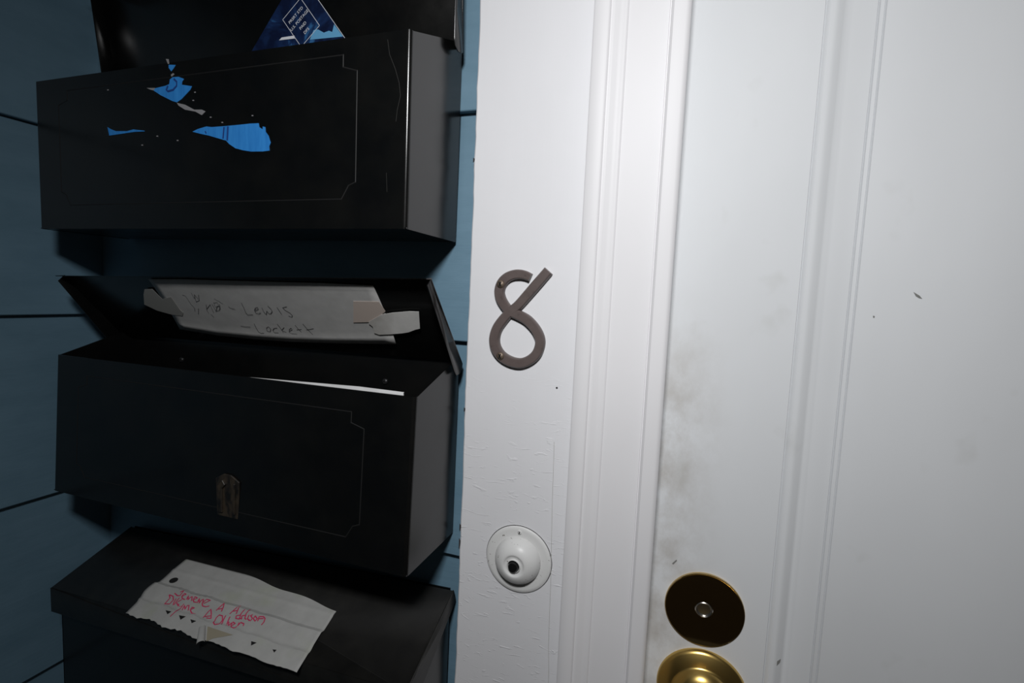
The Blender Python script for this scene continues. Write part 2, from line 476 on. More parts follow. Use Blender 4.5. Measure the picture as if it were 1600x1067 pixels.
# knob and rose below it
kc = Vector((0.0345, DY, -0.3215))
rs = MB().lathe([(0.0360, 0.0), (0.0360, 0.0018), (0.0352, 0.0034), (0.0335, 0.0046), (0.0250, 0.0076), (0.0238, 0.0080), (0.0230, 0.0096), (0.0212, 0.0130), (0.0180, 0.0160), (0.0130, 0.0180), (0.0, 0.0184)], kc, seg=72).build('knob_rose', M['brass'], door, smooth=50)
tag(rs, 'round lacquered brass rose of the door knob')
kb = MB().lathe([(0.0135, 0.0150), (0.0125, 0.0170), (0.0105, 0.020), (0.0110, 0.027), (0.0170, 0.032), (0.0240, 0.038), (0.0268, 0.046), (0.0262, 0.054), (0.0220, 0.061), (0.0130, 0.065), (0.0, 0.066)], kc, seg=64).build('door_knob', M['brass'], door, smooth=60)
tag(kb, 'lacquered brass round door knob')

# ------------------------------------------------------------------ mailboxes
def body(root, xl, xr, z0, zf, zr, dt, db_, mat, r=0.0030, t=0.0011):
    """sheet-metal box, open on top; sides rise from zf at the front to zr at the wall"""
    def loop(off):
        pts = [(xl + off, 0.0)]
        for (cx, a0) in ((xl + r, 180), (xr - r, 270)):
            for q in range(7):
                a = math.radians(a0 + 90 * q / 6)
                rr = r - off
                if q == 0: pts.append((cx + rr * math.cos(a) + (0 if a0 == 180 else -0.0004), 'f', rr * math.sin(a) + (0.0004 if a0 == 180 else 0)))
                pts.append((cx + rr * math.cos(a), 'f', rr * math.sin(a)))
                if q == 6: pts.append((cx + rr * math.cos(a) + (0.0004 if a0 == 180 else 0), 'f', rr * math.sin(a) + (0 if a0 == 180 else 0.0004)))
        pts.append((xr - off, 0.0))
        return pts
    def place(p, z, dep):
        if len(p) == 2: return Vector((p[0], p[1], z))
        return Vector((p[0], -dep + r + p[2], z))
    mb = MB()
    out, inn = loop(0), loop(t)
    n = len(out)
    def col(p):
        top = zf if len(p) == 3 else zr
        return place(p, z0, db_), place(p, top, dt)
    ob = [col(p) for p in out]; ib = [col(p) for p in inn]
    vv = [a for a, _ in ob] + [b_ for _, b_ in ob] + [a for a, _ in ib] + [b_ for _, b_ in ib]
    ff = []
    for i in range(n - 1):
        ff += [(i, i + 1, n + i + 1, n + i), (2 * n + i + 1, 2 * n + i, 3 * n + i, 3 * n + i + 1), (n + i, n + i + 1, 3 * n + i + 1, 3 * n + i)]
    mb.add(vv, ff)
    e3 = 0.0003
    mb.box(xl + e3, xr - e3, -db_ + e3, -e3, z0 + e3, z0 + t)
    mb.box(xl + e3, xr - e3, -t, -e3, z0 + e3, zr - e3)
    return mb.build('body', mat, root, smooth=35)

def lid(root, hl, hr, fl_, fr, n, lipv, flange, mat, t=0.0011, tail=0.007):
    """lid sheet: hinge corners, front corners, inward normal n, lip vector, flange widths (front, rear)"""
    hl, hr, fl_, fr, n, lipv = (Vector(p) for p in (hl, hr, fl_, fr, n, lipv))
    n = n.normalized()
    mb = MB()
    mb.prism([hl, hr, fr, fl_], n * t)
    mb.prism([fl_, fr, fr + lipv, fl_ + lipv], (hl - fl_).normalized() * t)
    for h, f, sx in ((hl, fl_, 1), (hr, fr, -1)):
        d = (h - f); L = d.length; d = d.normalized()
        wf, wr = flange
        lw = lipv.normalized()
        poly = [f, f + d * (L + tail * .6), f + d * (L + tail) + n * wr * .25, f + d * (L + tail) + n * wr * .6, f + d * (L + tail * .4) + n * wr * .95, f + d * (L - 0.004) + n * wr, f + d * L * .25 + n * (wf + (wr - wf) * .25), f + n * wf]
        mb.prism(poly, (sx * t, 0, 0))
    return mb.build('lid', mat, root, bevel=0.0004, bevel_seg=2, smooth=40)

def emboss(root, par, xl, xr, z0, z1, yf, il=0.034, ir=0.045, ib=0.0225, it=0.012, notch=0.0125):
    """pressed border line with notched corners on the front sheet; yf(z) gives the sheet's depth"""
    a, b_, c, d = xl + il, xr - ir, z0 + ib, z1 - it
    P = [(a + notch, d), (b_ - notch, d), (b_ - notch, d - notch * .7), (b_, d - notch), (b_, c + notch), (b_ - notch * .5, c + notch * .8), (b_ - notch, c), (a + notch, c), (a + notch * .5, c + notch * .8), (a, c + notch), (a, d - notch), (a + notch, d - notch * .7), (a + notch, d)]
    mb = MB()
    for (x0, za), (x1, zb) in zip(P[:-1], P[1:]):
        p, q = Vector((x0, yf(za), za)), Vector((x1, yf(zb), zb))
        dd = (q - p).normalized(); c_ = Vector((0, -1, 0)).cross(dd) * 0.0008
        o_ = Vector((0, -0.0002, 0)); i_ = Vector((0, 0.0004, 0))
        m_ = [p + c_ + i_, p + c_ * .45 + o_, p - c_ * .45 + o_, p - c_ + i_]
        mb.prism([v - dd * .0004 for v in m_], (q - p) + dd * .0008)
    return mb.build('embossed_border', M['black_soft'], par, smooth=60)

def latch(root, x, z, yf, mat):
    mb = MB()
    y = yf(z)
    # pressed plate with a hooked catch standing off it
    mb.prism([(x - .012, y + .0004, z - .022), (x + .012, y + .0004, z - .022), (x + .0135, y + .0004, z + .012), (x + .004, y + .0004, z + .017), (x - .004, y + .0004, z + .017), (x - .0135, y + .0004, z + .012)], (0, -.0016, 0))
    mb.prism([(x - .0085, y - .0008, z - .018), (x - .0045, y - .0008, z - .018), (x - .0045, y - .0008, z + .004), (x - .001, y - .0008, z + .008), (x - .004, y - .0008, z + .012), (x - .0095, y - .0008, z + .006)], (0, -.0022, 0))
    mb.box(x + .0075, x + .0095, y - .0025, y - .0006, z - .018, z + .010)
    return mb.build('latch_plate', mat, root, bevel=0.0004, bevel_seg=1)

def screw_head(root, p, r, mat, name='screw', ax=(0, -1, 0)):
    ax = Vector(ax)
    mb = MB().lathe([(r, 0.0), (r, r * .25), (r * .8, r * .5), (0, r * .6)], p, ax, 20)
    s = mb.build(name, mat, root, smooth=50)
    x = MB()
    t1 = ax.orthogonal().normalized(); t2 = ax.cross(t1)
    for a, b_ in ((t1, t2), (t2, t1)):
        q = Vector(p) + ax * r * .50
        a1 = (a + b_ * .35).normalized(); b1 = ax.cross(a1).normalized()
        x.prism([q + a1 * r * .62 + b1 * r * .13, q - a1 * r * .62 + b1 * r * .13, q - a1 * r * .62 - b1 * r * .13, q + a1 * r * .62 - b1 * r * .13], ax * r * .14)
    x.build('screw_slot', M['hole'], s)
    return s

# --- upper mailbox (lid swung right up against the wall)
U = dict(xl=-0.6135, xr=-0.1990, z0=0.0465, zf=0.1870, zr=0.2170, dt=0.0855, db=0.0850)
ub = thing('wall_mailbox', 'upper black metal mailbox with torn blue sticker scraps on its front', 'mailbox', (-0.406, -0.04, 0.0465), 'black mailboxes stacked on the siding')
ubody = body(ub, U['xl'], U['xr'], U['z0'], U['zf'], U['zr'], U['dt'], U['db'], M['black'])
yfU = lambda z: -(U['db'] + (U['dt'] - U['db']) * (z - U['z0']) / (U['zf'] - U['z0']))
emboss(ub, ubody, U['xl'], U['xr'], U['z0'], U['zf'], yfU)
lid(ub, (-0.6175, -0.0035, 0.208), (-0.1925, -0.0115, 0.206), (-0.6175, -0.0230, 0.305), (-0.1925, -0.0215, 0.303), (0, -1, -0.12), (0, -0.022, 0.002), (0.010, 0.017), M['black'], tail=0.005)
for x in (-0.59, -0.22):
    screw_head(ub, (x, -0.0011, 0.195), 0.0032, M['dark_metal'], 'mounting_screw')

# --- middle mailbox (lid standing open at 45 degrees)
V = dict(xl=-0.6090, xr=-0.1915, z0=-0.2216, zf=-0.0800, zr=-0.0560, dt=0.0770, db=0.0838)
vb = thing('wall_mailbox', 'middle black metal mailbox with lid standing open and taped note inside lid', 'mailbox', (-0.400, -0.04, -0.2216), 'black mailboxes stacked on the siding')
vbody = body(vb, V['xl'], V['xr'], V['z0'], V['zf'], V['zr'], V['dt'], V['db'], M['black'])
yfV = lambda z: -(V['db'] + (V['dt'] - V['db']) * (z - V['z0']) / (V['zf'] - V['z0']))
emboss(vb, vbody, V['xl'], V['xr'], V['z0'], V['zf'], yfV, it=0.018, ib=0.021)
latch(vb, -0.374, -0.185, yfV, M['latch'])
HL, HR = Vector((-0.6150, -0.0075, -0.0630)), Vector((-0.1865, -0.0050, -0.0585))
FL, FR = HL + Vector((0, -0.0570, 0.0643)), HR + Vector((0, -0.0620, 0.0699))
LN = (FL - HL).cross(HR - HL).normalized()
if LN.y > 0: LN = -LN
lid(vb, HL, HR, FL, FR, LN, (0, -0.0085, -0.0004), (0.0085, 0.0165), M['black'])
for px, py in ((602, 596), (284, 562)):
    screw_head(vb, on_y(px, py, -0.0011), 0.0030, M['dark_metal'], 'mounting_screw')

# --- lower mailbox (lid closed, paper label on top)
lb = thing('wall_mailbox', 'lower black metal mailbox with closed lid and paper label on top', 'mailbox', (-0.401, -0.04, -0.440), 'black mailboxes stacked on the siding')
LRr, LRf = Vector((-0.1870, -0.0030, -0.2760)), Vector((-0.1870, -0.0870, -0.3140))
LLr, LLf = Vector((-0.6150, -0.0030, -0.2965)), Vector((-0.6150, -0.0860, -0.3285))
lbody = MB()
t = 0.0011
fq = [(-0.6110, -0.0790, -0.440), (-0.1915, -0.0790, -0.440), (-0.1915, -0.0790, -0.3130), (-0.6110, -0.0790, -0.3270)]
lbody.prism(fq, (0, t, 0))
lbody.prism([(-0.6110, -0.0790, -0.440), (-0.6110, 0, -0.440), (-0.6110, 0, -0.2985), (-0.6110, -0.0790, -0.3270)], (t, 0, 0))
lbody.prism([(-0.1915, -0.0790, -0.440), (-0.1915, 0, -0.440), (-0.1915, 0, -0.2785), (-0.1915, -0.0790, -0.3130)], (-t, 0, 0))
lbody.box(-0.6110, -0.1915, -0.0790, 0.0, -0.440, -0.440 + t)
lbody.prism([(-0.6110, 0, -0.440), (-0.1915, 0, -0.440), (-0.1915, 0, -0.276), (-0.6110, 0, -0.296)], (0, -t, 0))
lbody.build('body', M['black'], lb, smooth=30)
PN = (LRf - LLf).cross(LLr - LLf).normalized()
if PN.z < 0: PN = -PN
lid(lb, LLr, LRr, LLf, LRf, -PN, (0, -0.0005, -0.0260), (0.0255, 0.0140), M['black_dusty'], tail=0.001)

# ------------------------------------------------------------------ sticker scraps (stuck to the upper mailbox)
def z8(x, y): return 150 + x / 5.517, 80 + y / 5.517
FU = Vector((0, yfU(0.12), 0.12)); FNU = Vector((0, -1, 0))
def scrap(pts, mat, name='sticker_scrap', th=0.0003, lift=0.0001, par=ubody):
    P = [on_plane(*z8(*p), FU, FNU) + FNU * lift for p in pts]
    return MB().prism(P, FNU * th).build(name, mat, par)
s1 = scrap([(500, 340), (515, 320), (600, 300), (635, 285), (640, 245), (665, 225), (715, 222), (762, 240), (745, 265), (742, 290), (830, 303), (815, 335), (740, 415), (700, 442), (660, 430), (560, 380)], M['sticker'])
s2 = scrap([(835, 695), (880, 672), (955, 650), (1000, 655), (1100, 648), (1240, 635), (1330, 625), (1405, 622), (1410, 655), (1440, 675), (1440, 650), (1462, 655), (1465, 695), (1490, 730), (1508, 790), (1495, 822), (1498, 858), (1440, 865), (1340, 866), (1270, 855), (1205, 838), (1150, 800), (1125, 772), (1050, 750), (975, 728), (900, 712)], M['sticker'])
s3 = scrap([(102, 655), (130, 672), (175, 690), (270, 690), (325, 675), (420, 686), (420, 692), (330, 697), (230, 712), (118, 728)], M['sticker'])
s4 = scrap([(630, 118), (690, 120), (672, 150), (652, 175), (630, 145)], M['sticker'])
s5 = scrap([(700, 446), (770, 462), (850, 505), (915, 505), (948, 520), (915, 552), (860, 522), (770, 505), (715, 470)], M['sticker_back'])
s6 = scrap([(440, 318), (515, 318), (500, 340), (470, 332)], M['sticker_back'])
s7 = scrap([(648, 205), (668, 190), (680, 200), (655, 222)], M['sticker_back'])
s8 = scrap([(605, 68), (628, 70), (634, 110), (624, 112)], M['sticker_back'])
for p in ((105, 335), (840, 425), (530, 733), (705, 770), (1090, 615), (1350, 556), (990, 570), (400, 810), (855, 355)):
    scrap([(p[0] - 7, p[1] - 3), (p[0] + 6, p[1] - 5), (p[0] + 8, p[1] + 4), (p[0] - 4, p[1] + 5)], M['sticker_back'])
def ink(pts, wpx, par, mat=M['sticker_ink']):
    P = [on_plane(*z8(*p), FU, FNU) for p in pts]
    return MB().ribbon(P, wpx / 5.517 * 0.00047, FNU, 0.0006).build('printed_stroke', mat, ub)
ink([(675, 240), (700, 265), (700, 300), (670, 335), (625, 348), (612, 335), (625, 300)], 20, s1)
ink([(1108, 655), (1100, 755)], 18, s2)
ink([(1142, 650), (1136, 770)], 20, s2)
ink([(945, 690), (955, 710)], 14, s2)

# hairline scratch beside the bend of the upper box
P = [on_plane(x, y, FU, FNU) for x, y in ((606, 62), (609, 85), (618, 108), (624, 130), (626, 150), (621, 172), (619, 190))]
MB().ribbon(P, 0.00035, FNU, 0.00025).build('scratch', M['scratch'], ubody)
P = [on_plane(x, y, FU, FNU) for x, y in ((604, 270), (605, 300))]
MB().ribbon(P, 0.0003, FNU, 0.00025).build('scratch', M['scratch'], ubody)

# ------------------------------------------------------------------ blue mailer standing in the upper box
EY = -0.066
A = on_y(466, -45, EY)
e2 = (on_y(533, 51, EY) - A).normalized()                  # down the right-hand edge
e1 = Vector((0, 1, 0)).cross(e2).normalized()              # along the lines of print
if e1.z < 0: e1 = -e1
en = thing('mailer_envelope', 'dark blue printed mailer poking corner up from the upper mailbox', 'envelope', A - e1 * .05 + e2 * .04)
lean = lambda p: p
en_w, en_h = 0.118, 0.092
el = (on_y(403, 63, EY) - A).normalized()
MB().prism([A, A + e2 * en_h, A + e2 * en_h - e1 * en_w * .6, A + el * en_w], (0, 0.0012, 0)).build('paper_sleeve', M['mailer'], en)
N_ = Vector((0, -1, 0))
MB().add([on_y(x, y, EY - 0.0002) for x, y in ((484, 62), (490, 47), (497, 46), (506, 51), (514, 48), (519, 50), (522, 38), (536, 57))], [tuple(range(8))]).build('printed_patch', M['print_blue'], en)
MB().add([on_y(x, y, EY - 0.0002) for x, y in ((436, 63), (440, 58.5), (460, 55.5), (461, 60))], [(0, 1, 2, 3)]).build('printed_bar', M['print_white'], en)
MB().ribbon([A, A + e2 * en_h], 0.0004, N_, 0.0001).build('white_edge', M['print_white'], en)
# postage box: frame and four lines of print
fr = [on_y(x, y, EY) for x, y in ((442, 31), (469, -4), (501, 36), (475, 66))]
o1 = fr[0]; wd = (fr[1] - fr[0]).dot(e1); ht = (fr[2] - fr[1]).dot(e2)
fr = [o1, o1 + e1 * wd, o1 + e1 * wd + e2 * ht, o1 + e2 * ht]
mb = MB()
for a, b_ in zip(fr, fr[1:] + fr[:1]):
    mb.ribbon([a, b_], 0.00042, N_, 0.0002)
mb.build('postage_frame', M['print_white'], en)
def text_mesh(body_, o, ax, ay, size, name, mat, par, lift=0.0003):
    cu = bpy.data.curves.new(name, 'FONT'); cu.body = body_; cu.size = 1.0; cu.align_x = 'CENTER'
    to = bpy.data.objects.new(name, cu); COL.objects.link(to)
    me = to.to_mesh()
    w_ = max((v.co.x for v in me.vertices), default=0.5)
    nrm = ax.cross(ay).normalized()
    mb = MB()
    mb.add([o + ax * v.co.x * size + ay * v.co.y * size + nrm * lift for v in me.vertices], [tuple(p.vertices) for p in me.polygons])
    to.to_mesh_clear(); bpy.data.objects.remove(to); bpy.data.curves.remove(cu)
    return mb.build(name, mat, par)
cen = (fr[0] + fr[1]) / 2
for i, s_ in enumerate(('PRSRT STD', 'U.S. POSTAGE', 'PAID', 'DFS')):
    text_mesh(s_, cen + e2 * ht * (0.27 + 0.19 * i), e1, -e2, wd * 0.155, 'printed_line', M['print_white'], en)

# ------------------------------------------------------------------ white letter inside the middle box
le = thing('letter_envelope', 'white letter showing its top edge inside the open middle mailbox', 'envelope', (-0.36, -0.07, -0.17))
ly = -0.0742
a, b_ = on_y(225, 575.5, ly), on_y(631, 613, ly)
c = on_y(560, 604, ly)
dz = Vector((0, 0, -0.085))
MB().prism([a, c, b_, b_ + Vector((-0.0005, 0, -0.001)), b_ + dz, a + dz], (0, 0.0009, 0)).build('letter_paper', M['envelope_white'], le)
MB().prism([a + Vector((.01, .0011, -.004)), b_ + Vector((-.012, .0011, -.001)), b_ + dz + Vector((-.012, .0011, 0)), a + dz + Vector((.01, .0011, 0))], (0, 0.0005, 0)).build('flap', M['envelope_white'], le)

# ------------------------------------------------------------------ taped note inside the open lid
def lid_pt(x, y, lift): return on_plane(x, y, HL, LN) + LN * 0.0011 if lift is None else on_plane(x, y, HL + LN * (0.0011 + lift), LN)
def z1(x, y): return 220 + x / 8.894, 430 + y / 8.894
def z2(x, y): return 340 + x / 10.0, 440 + y / 10.0
def z7(x, y): return 550 + x / 8.893, 430 + y / 8.893
nt_ = thing('paper_note', 'grey paper note with pencilled names taped inside the open lid', 'note', lid_pt(420, 490, 0.0005))
top = [(232, 436), (290, 436), (350, 438), (420, 440), (500, 442), (583, 446)]
bot = [(281, 514), (340, 524), (400, 530), (455, 534), (520, 536), (619, 537.5)]
mid = [(258, 474), (318, 481), (376, 485), (440, 488), (512, 490), (602, 489)]
vv, ff = [], []
NU, NV = 30, 10
def lerp_row(r, s):
    s *= (len(r) - 1); i = min(int(s), len(r) - 2); f = s - i
    return r[i][0] * (1 - f) + r[i + 1][0] * f, r[i][1] * (1 - f) + r[i + 1][1] * f
for j in range(NV + 1):
    tv = j / NV
    for i in range(NU + 1):
        s = i / NU
        a, m_, b_ = lerp_row(top, s), lerp_row(mid, s), lerp_row(bot, s)
        q = [(1 - tv) * (1 - 2 * tv) * a[c_] + 4 * tv * (1 - tv) * m_[c_] - tv * (1 - 2 * tv) * b_[c_] for c_ in (0, 1)]
        wav = 0.00012 * math.sin(s * 9 + tv * 2) + (0.0015 * (tv - .88) * 8 if tv > .88 else 0)
        vv.append(lid_pt(q[0], q[1], 0.0012 + wav))
for j in range(NV):
    for i in range(NU):
        k_ = j * (NU + 1) + i
        ff.append((k_, k_ + 1, k_ + NU + 2, k_ + NU + 1))
ns = MB().add(vv, ff).build('sheet', M['paper'], nt_, smooth=60)
md_ = ns.modifiers.new('thickness', 'SOLIDIFY'); md_.thickness = 0.0002; md_.offset = -1
def lid_poly(pts, lift, mat, name, th=0.0002):
    return MB().prism([lid_pt(x, y, lift) for x, y in pts], LN * th).build(name, mat, nt_)
lid_poly([z1(40, 265), (226, 452), z1(160, 190), z1(300, 330), z1(420, 300), z1(540, 470), z1(590, 520), z1(580, 565), z1(430, 545), z1(230, 490), z1(50, 405)], 0.0017, M['tape_clear'], 'tape')
lid_poly([z7(20, 360), z7(375, 365), z7(465, 500), z7(410, 545), z7(400, 640), z7(230, 650), z7(20, 655)], 0.0017, M['tape_tan'], 'tape')
lid_poly([z7(410, 545), z7(560, 520), z7(800, 500), z7(930, 505), z7(945, 740), z7(880, 755), z7(790, 790), z7(700, 805), z7(640, 810), z7(540, 818), z7(380, 825), z7(310, 800), z7(290, 715), z7(235, 670), z7(235, 645)], 0.0020, M['tape_white'], 'tape')
W2 = [[(370, 330), (405, 400), (440, 485), (470, 520), (550, 515)],
      [(585, 455), (635, 428), (622, 400), (588, 412), (575, 450), (598, 490), (640, 502), (672, 485)],
      [(690, 405), (720, 470), (760, 518), (768, 455), (800, 500), (832, 500), (852, 465), (835, 430), (780, 375)],
      [(925, 400), (960, 450), (1000, 512)],
      [(1080, 390), (1012, 408), (1060, 450), (1130, 490), (1168, 530), (1158, 556), (1108, 535)],
      [(165, 385), (200, 412), (270, 430)], [(360, 690), (440, 705), (512, 708)],
      [(570, 655), (600, 720), (640, 785), (680, 808), (725, 804)],
      [(772, 770), (763, 720), (795, 703), (830, 740), (822, 785), (775, 772)], 
      [(930, 722), (882, 730), (862, 760), (890, 798), (950, 800)],
      [(930, 660), (985, 730), (1030, 800)], [(1040, 715), (1000, 758), (1075, 795)],
      [(1122, 775), (1165, 752), (1150, 725), (1120, 745), (1118, 790), (1160, 815), (1240, 820)],
      [(1210, 680), (1260, 740), (1310, 790)], [(1235, 752), (1312, 745)],
      [(1330, 660), (1400, 740), (1490, 830)], [(1388, 752), (1450, 745), (1497, 733)]]
W1 = [[(575, 275), (615, 285), (650, 330), (690, 395), (745, 455), (752, 500)], [(800, 460), (800, 542)],
      [(700, 245), (745, 330), (748, 272), (800, 335)], [(740, 265), (770, 375)], [(770, 370), (812, 350), (800, 270)],
      [(1015, 325), (1075, 355), (1140, 398)], [(905, 405), (918, 490), (945, 528)], [(915, 470), (960, 410)], [(970, 540), (1015, 582)],
      [(960, 400), (1010, 520)], [(985, 395), (1050, 505)], [(1010, 375), (1035, 440), (1085, 430), (1060, 375), (1015, 385)], [(1040, 500), (1092, 486), (1100, 425), (1060, 430), (1045, 495)], [(1090, 400), (1105, 470)]]
def strokes(lst, zf, place, n, width, mat, root, name='handwriting', sub=3):
    mb = MB()
    for st in lst:
        pts = []
        for (x0, y0), (x1, y1) in zip(st[:-1], st[1:]):
            for q in range(sub):
                pts.append(place(*zf(x0 + (x1 - x0) * q / sub, y0 + (y1 - y0) * q / sub)))
        pts.append(place(*zf(*st[-1])))
        mb.ribbon(pts, width, n, 0.0)
    return mb.build(name, mat, root)
strokes(W2, z2, lambda x, y: lid_pt(x, y, 0.00172), LN, 0.00058, M['pencil'], nt_)
strokes(W1, z1, lambda x, y: lid_pt(x, y, 0.00172), LN, 0.00046, M['pencil'], nt_)

# ------------------------------------------------------------------ paper label on the lower box
pb = thing('paper_label', 'creased white paper label with pink handwriting on the lower closed lid', 'label', on_plane(370, 965, LLf, PN))
q00, q10, q11, q01 = (on_plane(x, y, LLf, PN) for x, y in ((291, 874), (538, 938), (464, 1052), (197, 958)))
def lab_h(v, u):
    # accordion creases across the sheet: height over the lid at depth v (0 wall side, 1 front)
    P = [(0, 0.0008), (0.20, 0.0016), (0.235, 0.0022), (0.27, 0.0016), (0.46, 0.0012), (0.50, 0.0030), (0.66, 0.0022), (0.74, 0.0008), (0.77, 0.0018), (0.88, 0.0014), (1.0, 0.0009)]
    for (a, ha), (b_, hb) in zip(P[:-1], P[1:]):
        if v <= b_:
            h = ha + (hb - ha) * (v - a) / (b_ - a); break
    return h + 0.0003 * math.sin(u * 17 + v * 4) * (0.3 + v)
def lab_uv(p):
    u, v = 0.5, 0.5
    for _ in range(12):
        f = q00 * (1 - u) * (1 - v) + q10 * u * (1 - v) + q11 * u * v + q01 * (1 - u) * v - p
        du = (q10 - q00) * (1 - v) + (q11 - q01) * v
        dv = (q01 - q00) * (1 - u) + (q11 - q10) * u
        a_, b_, c_, d_, e_, g_ = du.dot(du), du.dot(dv), du.dot(dv), dv.dot(dv), -f.dot(du), -f.dot(dv)
        det = a_ * d_ - b_ * c_
        u += (e_ * d_ - b_ * g_) / det; v += (a_ * g_ - c_ * e_) / det
    return u, v
NU, NV = 60, 44
vv, ff = [], []
r1 = [random.uniform(-1, 1) for _ in range(NU + 1)]
for j in range(NV + 1):
    v0 = j / NV
    for i in range(NU + 1):
        u0 = i / NU
        v = v0 * (1 + (0.018 * math.sin(u0 * 31) + 0.014 * r1[i]) * (1 - u0 * .75))   # torn front edge
        bul = 0.022 * math.sin(math.pi * min(1, max(0, (v0 - .42) / .4))) if .42 < v0 < .82 else 0
        u = u0 - bul * (1 - u0)                                                       # left edge bulges between creases
        p = q00 * (1 - u) * (1 - v) + q10 * u * (1 - v) + q11 * u * v + q01 * (1 - u) * v
        vv.append(p + PN * lab_h(min(v0, 1), u0))
for j in range(NV):
    for i in range(NU):
        k_ = j * (NU + 1) + i
        ff.append((k_, k_ + 1, k_ + NU + 2, k_ + NU + 1))
ls = MB().add(vv, ff).build('sheet', M['paper_label'], pb, smooth=25)
md_ = ls.modifiers.new('thickness', 'SOLIDIFY'); md_.thickness = 0.0003; md_.offset = -1
def lab_pt(x, y, lift=0.0003):
    p = on_plane(x, y, LLf + PN * 0.0018, PN)
    u, v = lab_uv(p - PN * 0.0018)
    return p + PN * (lab_h(min(max(v, 0), 1), u) - 0.0018 + lift)
def z3(x, y): return 240 + x / 13.34, 910 + y / 13.34
def z4(x, y): return 320 + x / 13.34, 920 + y / 13.34
def z5(x, y): return 190 + x / 7.115, 870 + y / 7.115
def z6(x, y): return 380 + x / 5.928, 880 + y / 5.928
S3 = [[(645, 175), (600, 235), (550, 290), (500, 285), (445, 235)], [(560, 215), (640, 185)],
      [(600, 300), (690, 262), (650, 245), (600, 290), (600, 340), (660, 372)],
      [(690, 370), (735, 290), (725, 380), (770, 330), (815, 312), (800, 400)],
      [(840, 375), (925, 345), (870, 315), (835, 380), (850, 425), (905, 430)],
      [(915, 445), (965, 350), (960, 450), (1005, 390), (1050, 370), (1030, 450)],
      [(1050, 455), (1200, 395), (1115, 372), (1020, 450), (1030, 505), (1095, 520), (1170, 505)],
      [(330, 262), (345, 330), (270, 395), (222, 432), (330, 440), (415, 370), (410, 295), (340, 268)],
      [(475, 345), (435, 400), (400, 465)], [(545, 330), (480, 400), (425, 462)], [(600, 365), (480, 425), (515, 490)],
      [(520, 450), (545, 500), (590, 490)], [(640, 455), (560, 535), (450, 620), (345, 712)],
      [(590, 572), (650, 480), (655, 560), (705, 490), (745, 490), (720, 580)],
      [(770, 565), (860, 540), (800, 525), (765, 575), (790, 630), (865, 652)],
      [(1025, 722), (1110, 645), (1200, 568), (1205, 650), (1190, 742)], [(1065, 700), (1195, 690)], [(1090, 725), (1185, 735)]]
S4 = [[(240, 462), (330, 385), (415, 318), (390, 400), (350, 480)], [(285, 435), (380, 420)],
      [(520, 532), (630, 440), (745, 348), (700, 440), (660, 532)], [(600, 478), (700, 460)],
      [(860, 425), (765, 525), (730, 620), (780, 640)], [(740, 560), (660, 570), (650, 625), (735, 640)],
      [(955, 435), (870, 530), (840, 630), (870, 650)], [(850, 565), (780, 575), (770, 630)],
      [(930, 560), (895, 640), (930, 660)], [(1010, 560), (960, 570), (1000, 630), (960, 680), (915, 665)],
      [(1060, 580), (1020, 640), (1055, 690), (1100, 640), (1060, 580)], [(1110, 690), (1140, 600), (1180, 600), (1230, 600), (1265, 640), (1240, 710), (1185, 768)], [(1130, 640), (1230, 640)],
      [(240, 590), (175, 690), (205, 742), (290, 730), (365, 640), (370, 565), (300, 548), (235, 595)],
      [(440, 560), (380, 650), (340, 735)], [(530, 585), (480, 670), (435, 765)], [(500, 680), (480, 765), (555, 700)],
      [(545, 760), (635, 720), (585, 690), (545, 740), (545, 795), (600, 815), (665, 775)],
      [(680, 770), (720, 705), (705, 750), (750, 705), (820, 735), (800, 775)]]
strokes(S3, z3, lab_pt, PN, 0.00105, M['pen'], pb)
strokes(S4, z4, lab_pt, PN, 0.00110, M['pen'], pb)
def lab_patch(pts, zf, name, mat):
    c_ = [zf(*p) for p in pts]
    P = [lab_pt(x, y, 0.0004) for x, y in c_]
    return MB().add(P, [tuple(range(len(P)))]).build(name, mat, pb)
hp = []
for q in range(14):
    a = 2 * math.pi * q / 14
    hp.append((578 + 52 * math.cos(a) - 0, 260 + 26 * math.sin(a) - 14 * math.cos(a)))
lab_patch(hp, z5, 'punched_hole', M['hole'])
for tri in ([(490, 595), (555, 610), (510, 640)], [(640, 652), (715, 665), (655, 700)], [(765, 695), (830, 712), (778, 735)]):
    lab_patch(tri, z5, 'tear', M['hole'])
for tri in ([(75, 722), (125, 735), (72, 760)], [(270, 795), (308, 800), (285, 825)]):
    lab_patch(tri, z6, 'tear', M['hole'])
# peeled curl of the label's front strip
cp = [lab_pt(*z5(*p), 0.0004) for p in ((955, 770), (1240, 870), (1010, 905), (940, 935))]
MB().add(cp, [(0, 1, 2, 3)]).build('glue_patch', M['glue'], pb)
cr = []
for q in range(9):
    a = math.pi * q / 8
    cr.append((q, a))
c0, c1 = lab_pt(*z5(935, 765), 0.0006), lab_pt(*z5(925, 940), 0.0006)
ax_ = (c1 - c0); xd = PN.cross(ax_).normalized()
if xd.x > 0: xd = -xd
vv = []
for q, a in cr:
    off = xd * (0.0035 * (1 - math.cos(a))) + PN * (0.0028 * math.sin(a))
    vv += [c0 + off * .8, c1 + off]
MB().add(vv, [(2 * q, 2 * q + 1, 2 * q + 3, 2 * q + 2) for q in range(8)]).build('paper_curl', M['paper_label'], pb, smooth=60)

